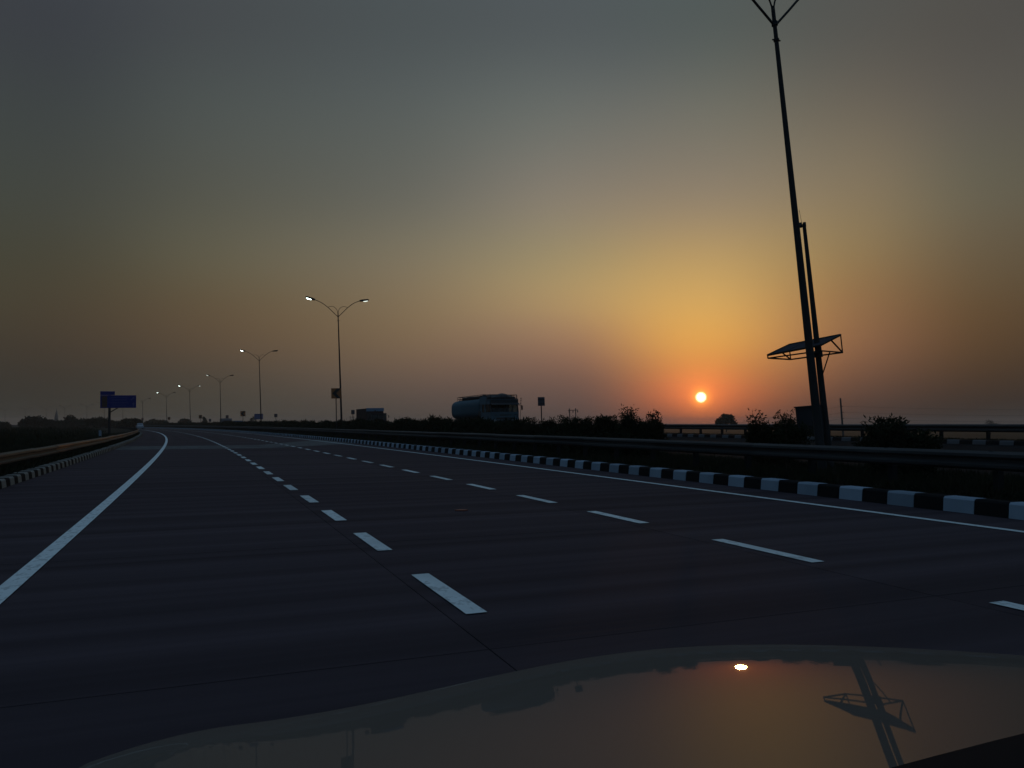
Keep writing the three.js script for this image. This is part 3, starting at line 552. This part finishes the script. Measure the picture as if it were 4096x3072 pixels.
{
  const t = thing('tanker_lorry', 'pale blue tanker lorry with roof carrier driving beyond the hedge', 'tanker lorry');
  const blue = std(0.055, 0.115, 0.15, 0.7, { map: dirtTex, specularIntensity: 0.4 }), blue2 = std(0.06, 0.12, 0.16, 0.7, { map: dirtTex }), deep = std(0.018, 0.02, 0.026, 0.7), cream = std(0.2, 0.21, 0.21, 0.6);
  const prof = [[0.001, -9.55], [0.84, -9.5], [0.93, -9.46], [0.98, -9.38], [1, -9.26], [1, -6.9], [1.012, -6.88], [1.012, -6.82], [1, -6.8], [1, -4.6], [1.012, -4.58], [1.012, -4.52], [1, -4.5], [1, -2.75], [0.93, -2.6], [0.001, -2.55]].map(([x, y]) => new THREE.Vector2(x, y));
  const tank = new THREE.LatheGeometry(prof, 48).rotateX(Math.PI / 2), tp = tank.attributes.position;
  for (let i = 0; i < tp.count; i++) { let x = tp.getX(i), y = tp.getY(i); const a = Math.atan2(y, x), q = Math.pow(Math.pow(Math.abs(Math.cos(a)), 3.4) + Math.pow(Math.abs(Math.sin(a)), 3.4), -1 / 3.4), r = Math.hypot(x, y); tp.setXYZ(i, Math.cos(a) * q * r * 1.2, 2.28 + Math.sin(a) * q * r * 0.84, tp.getZ(i)); }
  tank.computeVertexNormals(); part(t, 'tank', tank, blue);
  const rails = [], hatch = [];
  for (const x of [-0.75, 0.75]) { for (const y of [3.24, 3.42]) rails.push(bar([x, y, -8.9], [x, y, -2.7], 0.022)); for (let z = -8.9; z <= -2.6; z += 0.62) rails.push(bar([x, 3.05, z], [x, 3.43, z], 0.018)); }
  for (const z of [-8.9, -2.7]) for (const y of [3.24, 3.42]) rails.push(bar([-0.75, y, z], [0.75, y, z], 0.022));
  part(t, 'catwalk_rail', rails, deep);
  for (const z of [-7.6, -5.7, -3.8]) hatch.push(new THREE.CylinderGeometry(0.3, 0.32, 0.16, 20).translate(0, 3.18, z));
  part(t, 'hatch', hatch, blue); part(t, 'walkway', [bx(1.3, 0.05, 6.2, 0, 3.12, -5.8)], deep);
  part(t, 'hose', [tube([[-0.55, 3.24, -7.9], [-0.6, 3.26, -6], [-0.5, 3.24, -4.4], [-0.55, 3.3, -2.8]], 0.13, 30, 10), tube([[0.35, 3.25, -7.5], [0.45, 3.28, -5], [0.4, 3.26, -2.9]], 0.12, 24, 10)], M.rubber);
  part(t, 'chassis', [bx(0.16, 0.26, 9.3, -0.45, 1.02, -4.9), bx(0.16, 0.26, 9.3, 0.45, 1.02, -4.9), bx(2.3, 0.3, 5.6, 0, 1.33, -5.9)], M.dark);
  part(t, 'side_guard', [bx(0.05, 0.12, 4.4, -1.15, 0.8, -4.9), bx(0.05, 0.12, 4.4, -1.15, 1.05, -4.9)], cream);
  part(t, 'valve_box', [rb(0.5, 0.42, 0.62, 0.03, -0.98, 1.86, -2.35)], deep);
  wheels(t, [-1.02, 1.02], [-0.9, -6.6, -7.9], 0.5, 0.3); wheels(t, [-1.02, 1.02], [-2.2], 0.5, 0.3);
  cabShell(t, { w: 2.42, y0: 0.95, belt: 1.93, head: 2.55, roof: 2.95, z0: -2.3, z1: 0, body: blue2, trim: deep, lower: blue2, slope: 0.16 });
  part(t, 'grille', [bx(1.0, 0.07, 0.03, 0.05, 1.68, 0.02), bx(0.26, 0.06, 0.03, 0.92, 1.7, 0.02), bx(0.16, 0.05, 0.03, -0.8, 1.68, 0.02), bx(1.5, 0.14, 0.03, 0, 1.42, 0.02)], M.dark);
  for (const x of [-0.92, 0.92]) part(t, 'headlight', [new THREE.CylinderGeometry(0.12, 0.13, 0.08, 20).rotateX(Math.PI / 2).translate(x, 1.2, 0.16)], M.lensOff);
  part(t, 'sun_visor', [bx(2.4, 0.03, 0.5, 0, 2.6, 0.05, 0.42), bx(2.36, 0.24, 0.04, 0, 2.78, -0.02)], deep);
  const rack = [bx(2.3, 0.05, 1.9, 0, 3.0, -1.0)];
  for (const x of [-1.12, 1.12]) { rack.push(bar([x, 3.28, -2.2], [x, 3.28, -0.12], 0.025), bar([x, 3.12, -2.2], [x, 3.12, -0.12], 0.018)); for (let z = -2.2; z < 0; z += 0.5) rack.push(bar([x, 2.95, z], [x, 3.29, z], 0.018)); }
  for (const z of [-2.2, -0.12]) { rack.push(bar([-1.12, 3.28, z], [1.12, 3.28, z], 0.025)); for (let x = -1.12; x < 1.2; x += 0.45) rack.push(bar([x, 2.95, z], [x, 3.29, z], 0.018)); }
  part(t, 'roof_carrier', rack, deep);
  const tarp = new THREE.SphereGeometry(1, 26, 14).scale(1.08, 0.34, 1.0), q = tarp.attributes.position; for (let i = 0; i < q.count; i++) { const x = q.getX(i), z = q.getZ(i); q.setY(i, Math.max(-0.05, q.getY(i) * (1 + 0.12 * Math.sin(x * 5 + z * 3)) + 0.02 * Math.sin(z * 9))); } tarp.computeVertexNormals();
  part(t, 'tarpaulin_bundle', [tarp.translate(0.05, 3.06, -1.1)], deep);
  part(t, 'side_fairing', [prism([[-2.3, 2.58], [-0.75, 2.58], [-0.75, 3.16], [-1.5, 3.24], [-2.3, 3.12]], 0.04).rotateY(-Math.PI / 2).translate(-1.235, 0, 0), prism([[-2.3, 2.58], [-0.75, 2.58], [-0.75, 3.16], [-1.5, 3.24], [-2.3, 3.12]], 0.04).rotateY(-Math.PI / 2).translate(1.235, 0, 0), prism([[-1.22, 2.66], [1.22, 2.66], [1.22, 3.1], [0.9, 3.16], [-0.9, 3.16], [-1.22, 3.1]], 0.05).translate(0, 0, -2.33)], blue2);
  part(t, 'marker_rod', [bar([1.26, 1.2, 0.12], [1.34, 3.0, 0.2], 0.018), new THREE.SphereGeometry(0.05, 10, 8).translate(1.34, 3.0, 0.2), new THREE.SphereGeometry(0.045, 10, 8).translate(1.33, 2.82, 0.19), new THREE.SphereGeometry(0.045, 10, 8).translate(1.32, 2.6, 0.18)], M.dark);
  drive(t, 55.3, 23, 1.2);
}
function boxLorry(name, label, category, group, c, s, u, k, tilt) {
  const t = thing(name, label, category, group), side = std(...c.side, 0.7, { map: dirtTex }), top = std(...c.top, 0.6, { map: dirtTex }), cab = std(...c.cab, 0.6, { map: dirtTex });
  part(t, 'cargo_body', [bx(2.4, 1.95, 5.6, 0, 2.08, -4.75)], side);
  const ribs = []; for (let z = -7.4; z < -2; z += 0.62) for (const x of [-1.22, 1.22]) ribs.push(bx(0.06, 1.95, 0.08, x, 2.08, z));
  part(t, 'rib', ribs, side).userData.kind = 'stuff';
  part(t, 'headboard', [prism([[-1.24, 2.66], [-0.15, 2.66], [0, 2.84], [0.15, 2.66], [1.24, 2.66], [1.24, 3.1], [-1.24, 3.1]], 0.07).translate(0, 0, -1.9)], top);
  part(t, 'chassis', [bx(0.9, 0.26, 7.2, 0, 0.95, -3.9)], M.dark);
  wheels(t, [-1.02, 1.02], [-0.9, -5.2, -6.4], 0.48, 0.3);
  cabShell(t, { w: 2.2, y0: 0.75, belt: 1.62, head: 2.2, roof: 2.36, z0: -1.8, z1: 0, body: cab, trim: M.dark, lower: cab, slope: 0.14 });
  for (const x of [-0.85, 0.85]) part(t, 'headlight', [new THREE.CylinderGeometry(0.11, 0.12, 0.08, 18).rotateX(Math.PI / 2).translate(x, 0.98, 0.17)], M.lensOff);
  t.scale.set(...k); drive(t, s, u, tilt);
}
boxLorry('cargo_lorry', 'dark red box lorry with pale blue headboard, right of the chevron sign', 'lorry', null, { side: [0.04, 0.012, 0.01], top: [0.13, 0.22, 0.33], cab: [0.016, 0.016, 0.024] }, 101.0, 25, [1, 1, 1], 1);
boxLorry('cargo_lorry', 'distant white lorry with dark front at the third lamp post', 'lorry', null, { side: [0.2, 0.21, 0.24], top: [0.2, 0.21, 0.24], cab: [0.02, 0.025, 0.04] }, 226, 22.4, [1.05, 0.82, 0.7], 0);
boxLorry('delivery_truck', 'small distant light blue truck beside the second chevron sign', 'truck', null, { side: [0.08, 0.15, 0.24], top: [0.08, 0.15, 0.24], cab: [0.04, 0.08, 0.13] }, 207, 22, [0.8, 0.6, 0.6], 0);
{
  const t = thing('car', 'small white car far ahead in the inner lane, seen from behind', 'car'), paint = std(0.3, 0.32, 0.36, 0.4, { clearcoat: 0.4 }), tail = std(0.25, 0.01, 0.01, 0.4);
  const lower = prism([[-1.85, 0.28], [1.85, 0.28], [1.9, 0.6], [1.75, 0.84], [0.85, 0.92], [-1.75, 0.98], [-1.9, 0.7]], 1.68, 0.08).rotateY(-Math.PI / 2), upper = prism([[-1.7, 0.95], [0.85, 0.9], [0.2, 1.42], [-0.3, 1.48], [-1.3, 1.46]], 1.4, 0.07).rotateY(-Math.PI / 2);
  part(t, 'body', [lower], paint); part(t, 'cabin', [upper], paint);
  part(t, 'rear_window', [bx(1.15, 0.36, 0.02, 0, 1.22, -1.53, -0.66 + 0.3)], M.dark);
  for (const x of [-0.76, 0.76]) { part(t, 'tail_light', [rb(0.14, 0.3, 0.1, 0.03, x, 0.86, -1.84)], tail); part(t, 'side_window', [bx(0.02, 0.34, 1.7, x * 0.93, 1.2, -0.45)], M.dark); }
  part(t, 'number_plate', [bx(0.5, 0.12, 0.02, 0, 0.62, -1.93)], M.white); part(t, 'bumper', [rb(1.66, 0.24, 0.2, 0.06, 0, 0.42, -1.84)], M.dark);
  wheels(t, [-0.74, 0.74], [-1.2, 1.2], 0.3, 0.2); drive(t, 230, 0.35, 0, false);
}

// ---------------------------------------------------------------- camera mast with solar panel, poles, tower
{
  const t = thing('camera_mast', 'leaning camera mast with solar panel and cabinet, beside the nearest lamp post', 'camera mast'), base = P(14.55, 14.6, 0.24);
  t.position.copy(base); const toEye = base.clone().negate(); t.rotation.y = Math.atan2(toEye.x, toEye.z);   // +z looks to the road
  const D = Math.hypot(base.x, base.z), k = D / Math.hypot(F, 3300 - 2048), b = 0.24;
  const Y = (py) => EYE + (1695 - py) * k * 1.01 - b, top = Y(885);
  part(t, 'mast', [new THREE.CylinderGeometry(0.045, 0.095, top, 14).translate(0, top / 2, 0)], M.pole);
  part(t, 'base_plate', [bx(0.4, 0.03, 0.4, 0, 0.015, 0)], M.concrete);
  part(t, 'camera', [rb(0.09, 0.1, 0.2, 0.015, -0.09, top - 0.02, 0.02), bx(0.11, 0.03, 0.05, -0.04, top - 0.04, 0), rb(0.08, 0.13, 0.08, 0.02, 0.01, top - 0.02, 0)], M.dark);
  part(t, 'aerial', [bar([-0.05, top + 0.02, 0], [-0.075, top + 0.36, 0], 0.006, 0.004, 5), new THREE.SphereGeometry(0.012, 6, 5).translate(-0.075, top + 0.36, 0)], M.dark);
  part(t, 'cabinet', [rb(0.62, 0.72, 0.32, 0.012, -0.36, Y(1622) - 0.36, 0.02)], std(0.035, 0.035, 0.04, 0.8, { specularIntensity: 0.2 }));
  part(t, 'cabinet_hood', [bx(0.68, 0.025, 0.4, -0.36, Y(1622) + 0.014, 0.02)], std(0.035, 0.035, 0.04, 0.8, { specularIntensity: 0.2 }));
  // panel: corner A near and low; e1 runs along the low edge, e2 up the slope
  const A = new THREE.Vector3(-1.2, Y(1400), 0.15), e1 = new THREE.Vector3(1.28, 0.06, 0.45), e2 = new THREE.Vector3(0.5, 0.32, -1.15);
  const C = [A, A.clone().add(e1), A.clone().add(e1).add(e2), A.clone().add(e2)], nrm = new THREE.Vector3().crossVectors(e1, e2).normalize();
  const cell = std(0.03, 0.032, 0.045, 0.9, { specularIntensity: 0.15 }), slab = (p, q, r, s, th) => { const l = []; const lo = [p, q, r, s].map((v) => v.clone().addScaledVector(nrm, -th)), hi = [p, q, r, s]; const f = (a, b2, c, d) => { for (const v of [a, b2, c, a, c, d]) l.push(v.x, v.y, v.z); }; f(...hi); f(...lo); for (let i = 0; i < 4; i++) f(hi[i], hi[(i + 1) % 4], lo[(i + 1) % 4], lo[i]); return tri(l); };
  const pn = part(t, 'solar_panel', [slab(...C, 0.03)], cell);
  const fr = []; for (let i = 0; i < 4; i++) fr.push(flat(C[i].toArray(), C[(i + 1) % 4].toArray(), 0.04, 0.045)); for (const f of [1 / 3, 2 / 3]) { const p = C[0].clone().lerp(C[1], f).addScaledVector(nrm, 0.004), q = C[3].clone().lerp(C[2], f).addScaledVector(nrm, 0.004); fr.push(flat(p.toArray(), q.toArray(), 0.012, 0.012)); }
  part(pn, 'frame', fr, M.pole);
  const foot = (v) => new THREE.Vector3(v.x, A.y - 0.08, v.z), st = [];
  const f0 = foot(C[0]), f1 = foot(C[1]), f2 = foot(C[2]), f3 = foot(C[3]);
  for (const [p, q] of [[f0, f1], [f1, f2], [f2, f3], [f3, f0], [C[2], f2], [C[3], f3], [C[1].clone().lerp(C[2], 0.5), f2], [C[0].clone().lerp(C[3], 0.5), f3], [C[0], f0], [C[1], f1]]) st.push(flat(p.toArray(), q.toArray(), 0.03, 0.03));
  st.push(flat([-0.02, f0.y, 0.1], f0.clone().lerp(f1, 0.75).toArray(), 0.04, 0.04), flat([0.02, f0.y, -0.1], f3.clone().lerp(f2, 0.6).toArray(), 0.04, 0.04), flat([0, A.y - 0.75, 0], f1.clone().lerp(f2, 0.4).toArray(), 0.03, 0.03));
  part(t, 'bracket', st, M.pole); part(t, 'clamp', [new THREE.CylinderGeometry(0.11, 0.11, 0.16, 14).translate(0, A.y - 0.1, 0)], M.dark);
  lean(t, 4.6);
}
function hPole(label, px, dist, top) {
  const t = thing('electricity_pole_pair', label, 'electricity poles', 'twin electricity poles'), k = dist / Math.hypot(F, px - 2048), h = EYE + 1.35 + (1695 - top) * k, w = 24 * 200 / 3036;
  for (const x of [-w / 2, w / 2]) part(t, 'pole', [bx(0.24, h, 0.3, x, h / 2, 0)], M.concrete);
  part(t, 'crossarm', [bx(w + 1.1, 0.16, 0.12, 0.1, h - 0.5, 0.2), bx(w + 0.7, 0.14, 0.1, 0, h - 2.6, 0.2)], M.dark);
  for (const x of [-w / 2 - 0.1, 0.12, w / 2 + 0.55]) part(t, 'insulator', [new THREE.CylinderGeometry(0.07, 0.1, 0.3, 10).translate(x, h - 0.72, 0.22), new THREE.SphereGeometry(0.17, 12, 8).translate(x, h - 0.95, 0.22)], M.dark);
  t.position.copy(groundAt(px, dist)); t.rotation.y = Math.atan2(-t.position.x, -t.position.z); lean(t, 1.6);
}
hPole('twin concrete electricity poles joined by a crossarm, above the loose shrubs', 2293, 200, 1633);
hPole('very distant twin electricity poles between chevron sign and red lorry', 1408, 420, 1664);
{
  const t = thing('electricity_pole', 'single leaning concrete electricity pole with three sagging wires', 'electricity pole'), dist = 110, k = dist / Math.hypot(F, 3368 - 2048), h = EYE + 1.35 + (1695 - 1592) * k;
  t.position.copy(groundAt(3374, dist)); t.rotation.y = Math.atan2(-t.position.x, -t.position.z);
  part(t, 'pole', [new THREE.CylinderGeometry(0.14, 0.2, h, 4, 1).rotateY(Math.PI / 4).translate(0, h / 2, 0)], M.concrete);
  part(t, 'step_bolt', [1.1, 1.9, 2.7].map((d) => bar([0.1, h - d, 0.1], [0.27, h - d, 0.1], 0.035, 0.035, 6)), M.dark);
  for (const d of [1.1, 1.9, 2.7]) for (const sgn of [-1, 1]) {
    const pts = []; for (let i = 0; i <= 14; i++) { const f = i / 14; pts.push([0.26 * (1 - f) + sgn * 46 * f, h - d - (sgn > 0 ? 2.4 : 4.2) * f + 3.0 * (f * f - f) * 0.6, 0.1 - 14 * f * sgn]); }
    part(t, 'wire', [tube(pts, 0.009, 28, 5)], M.dark);
  }
  lean(t, 2.9);
}
{
  const t = thing('temple_tower', 'slender pointed temple tower rising behind the far trees', 'temple tower'), dist = 700, px = 224.5, k = dist / Math.hypot(F, px - 2048), h = EYE + 1.35 + (1695 - 1634) * k, hw = 8.4 * k, stone = std(0.1, 0.09, 0.085, 0.95);
  const prof = []; for (let i = 0; i <= 24; i++) { const f = i / 24, w = hw * (1 - Math.pow(f, 2.1)) * 0.98 + 0.1; prof.push(new THREE.Vector2(w, f * h * 0.93)); if (i < 24) prof.push(new THREE.Vector2(w * 0.95, f * h * 0.93 + 0.12)); }
  const sp = new THREE.LatheGeometry(prof, 12); part(t, 'spire', [sp], stone);
  const fins = []; for (let i = 0; i < 4; i++) fins.push(new THREE.CylinderGeometry(0.12, hw * 0.36, h * 0.62, 6).translate(0, h * 0.31, hw * 0.72).rotateY(i * Math.PI / 2)); part(t, 'buttress', fins, stone);
  part(t, 'crown_disc', [new THREE.SphereGeometry(0.42, 14, 8).scale(1, 0.5, 1).translate(0, h * 0.94, 0)], stone); part(t, 'finial', [new THREE.ConeGeometry(0.16, h * 0.07, 8).translate(0, h * 0.98, 0), bar([0, h * 0.98, 0], [0, h * 1.06, 0], 0.05)], M.dark);
  part(t, 'plinth', [bx(hw * 2.4, 3, hw * 2.4, 0, 1.2, 0)], stone);
  t.position.copy(groundAt(px, dist));
}
{
  const m = part(scene, 'litter', [prism([[-0.09, -0.03], [0.06, -0.06], [0.11, 0.02], [-0.02, 0.06]], 0.02, 0.004).rotateX(-Math.PI / 2).translate(0, 0.012, 0)], std(0.25, 0.08, 0.05, 0.8)); m.position.copy(P(11.7, 3.9, 0)); tag(m, 'scrap of reddish litter lying on the middle lane', 'litter');
}

// ---------------------------------------------------------------- the car that carries the camera: its bonnet fills the foot of the view
{
  const t = thing('car', 'dark glossy bonnet of the car in the foreground, mirroring the sunset', 'car'); t.rotation.y = -PSI;
  const paint = std(0.12, 0.104, 0.088, 0.9, { clearcoat: 0.28, clearcoatRoughness: 0.012, specularIntensity: 0 });
  // shape of the bonnet: how far it lies below the eye, f metres ahead and l metres to the right; its nose curves back to the right
  const off = (l) => { const y = Math.max(-0.72, l - 0.6); return 0.874 * y * y + 0.981 * y * y * y; };
  const dropAt = (x, l) => { const y = Math.max(-0.72, l - 0.6); return 0.3299 + 0.1958 * x + 0.0733 * x * x + 0.081 * x * x * x + 0.0004 * Math.exp(Math.min(6.4, (x - 0.15) / 0.035)) - 0.0359 * y - 0.0638 * y * y - 0.0034 * y * y * y + 0.0244 * y * x + 0.171 * y * x * x + (l < 0.05 ? 1.2 * (l - 0.05) ** 2 : 0); };
  const xs = [...steps(-0.5, 0, 0.04), ...steps(0.01, 0.37, 0.01)], ls = steps(-0.42, 1.3, 0.025);
  const pos = [], uv = [], idx = [], m = ls.length;
  for (const x0 of xs) for (const l of ls) { const x = Math.max(x0, 0.34 - 0.9 + off(l)), f = x + 0.9 - off(l); pos.push(l, EYE - dropAt(x, l), -f); uv.push(l, f); }
  for (let i = 0; i < xs.length - 1; i++) for (let j = 0; j < m - 1; j++) { const a = i * m + j; idx.push(a, a + 1, a + m, a + 1, a + m + 1, a + m); }
  const g = new THREE.BufferGeometry(); g.setAttribute('position', new THREE.BufferAttribute(new Float32Array(pos), 3)); g.setAttribute('uv', new THREE.BufferAttribute(new Float32Array(uv), 2)); g.setIndex(idx); g.computeVertexNormals();
  const bm = part(t, 'bonnet', g, paint);
  const yN = 0.8;
  part(t, 'front_panel', [rb(1.36, 0.42, 0.12, 0.05, 0.36, yN - 0.2, -0.98)], paint); part(t, 'bumper', [rb(1.5, 0.26, 0.22, 0.08, 0.36, 0.42, -1.0)], M.dark);
  part(t, 'grille', [bx(0.7, 0.18, 0.04, 0.36, yN - 0.2, -1.05)], M.dark);
  for (const x of [-0.18, 0.92]) part(t, 'headlight', [rb(0.24, 0.16, 0.1, 0.04, x, yN - 0.1, -1.02)], M.lensOff);
  for (const x of [-0.38, 1.2]) part(t, 'wing', [rb(0.06, 0.42, 0.8, 0.025, x, 0.5, x < 0 ? -0.55 : -0.1)], paint);
  for (const x of [-0.28, 1.05]) { const z = x < 0 ? -0.5 : -0.2, w = part(t, 'wheel', merge(wheel(0.31, 0.2)).translate(x, 0.31, z), M.rubber); part(w, 'rim', [rim(0.31, 0.2).translate(x, 0.31, z)], M.pole); }
  const cl = [], row = steps(-0.42, 1.3, 0.06), cy = (l, f) => EYE - dropAt(f - 0.9 + off(l), l);
  for (let i = 0; i < row.length - 1; i++) { const a = row[i], c = row[i + 1], fa = 0.385, q = (l, f, y) => [l, y, -f]; cl.push(...q(a, fa, cy(a, fa) + 0.012), ...q(c, fa, cy(c, fa) + 0.012), ...q(a, 0.22, cy(a, fa) + 0.02), ...q(c, fa, cy(c, fa) + 0.012), ...q(c, 0.22, cy(c, fa) + 0.02), ...q(a, 0.22, cy(a, fa) + 0.02)); }
  part(t, 'cowl', [tri(cl)], M.black);
  const L0 = -0.4, L1 = 1.27, W = L1 - L0, mid = (L0 + L1) / 2, trimIn = std(0.012, 0.012, 0.013, 0.95, { specularIntensity: 0.1 });
  for (const x of [L0, L1]) {
    const d = part(t, 'door', [rb(0.07, 0.72, 1.35, 0.03, x, 0.7, 0.45), rb(0.07, 0.72, 1.0, 0.03, x, 0.7, 1.64)], paint);
    part(d, 'window', [bx(0.006, 0.56, 1.1, x, 1.36, 0.52), bx(0.006, 0.56, 0.82, x, 1.36, 1.6)], M.glass);
    part(d, 'handle', [rb(0.035, 0.035, 0.18, 0.012, x + (x < 0 ? -0.05 : 0.05), 0.95, 0.95)], M.dark);
    part(t, 'pillar', [flat([x, 1.05, -0.2], [x * 0.97 + 0.01, 1.7, 0.14], 0.06, 0.09), flat([x, 1.0, 1.12], [x, 1.7, 1.14], 0.06, 0.1), flat([x, 1.0, 2.1], [x, 1.7, 1.98], 0.06, 0.12)], paint);
  }
  part(t, 'roof', [rb(W, 0.06, 1.95, 0.028, mid, 1.73, 1.06)], paint);
  part(t, 'tailgate', [rb(W, 0.72, 0.1, 0.04, mid, 0.7, 2.16)], paint); part(t, 'rear_window', [bx(W - 0.12, 0.62, 0.006, mid, 1.38, 2.06)], M.glass);
  part(t, 'floor', [bx(W - 0.1, 0.05, 2.3, mid, 0.33, 1.0), bx(W - 0.1, 0.5, 0.05, mid, 0.58, -0.2)], trimIn);
  part(t, 'dashboard', [rb(W - 0.12, 0.22, 0.3, 0.06, mid, 0.9, -0.06)], trimIn);
  for (const x of [0.0, 0.82]) part(t, 'seat', [rb(0.5, 0.16, 0.5, 0.06, x, 0.62, 0.72), rb(0.5, 0.62, 0.14, 0.06, x, 0.98, 1.0)], trimIn);
  const A = [L0 + 0.02, 1.13, -0.235], B = [L1 - 0.02, 1.13, -0.235], C = [L1 - 0.04, 1.71, 0.1], D = [L0 + 0.04, 1.71, 0.1];
  part(t, 'windscreen', [tri([...A, ...B, ...C, ...A, ...C, ...D])], new THREE.MeshPhysicalMaterial({ color: 0xffffff, transmission: 1, roughness: 0, thickness: 0, ior: 1.5, side: THREE.DoubleSide }));
  for (const x of [L0 + 0.1, L1 - 0.1]) { const w = part(t, 'wheel', merge(wheel(0.31, 0.2)).translate(x, 0.31, 1.75), M.rubber); part(w, 'rim', [rim(0.31, 0.2).translate(x, 0.31, 1.75)], M.pole); }
}

renderer.render(scene, camera);
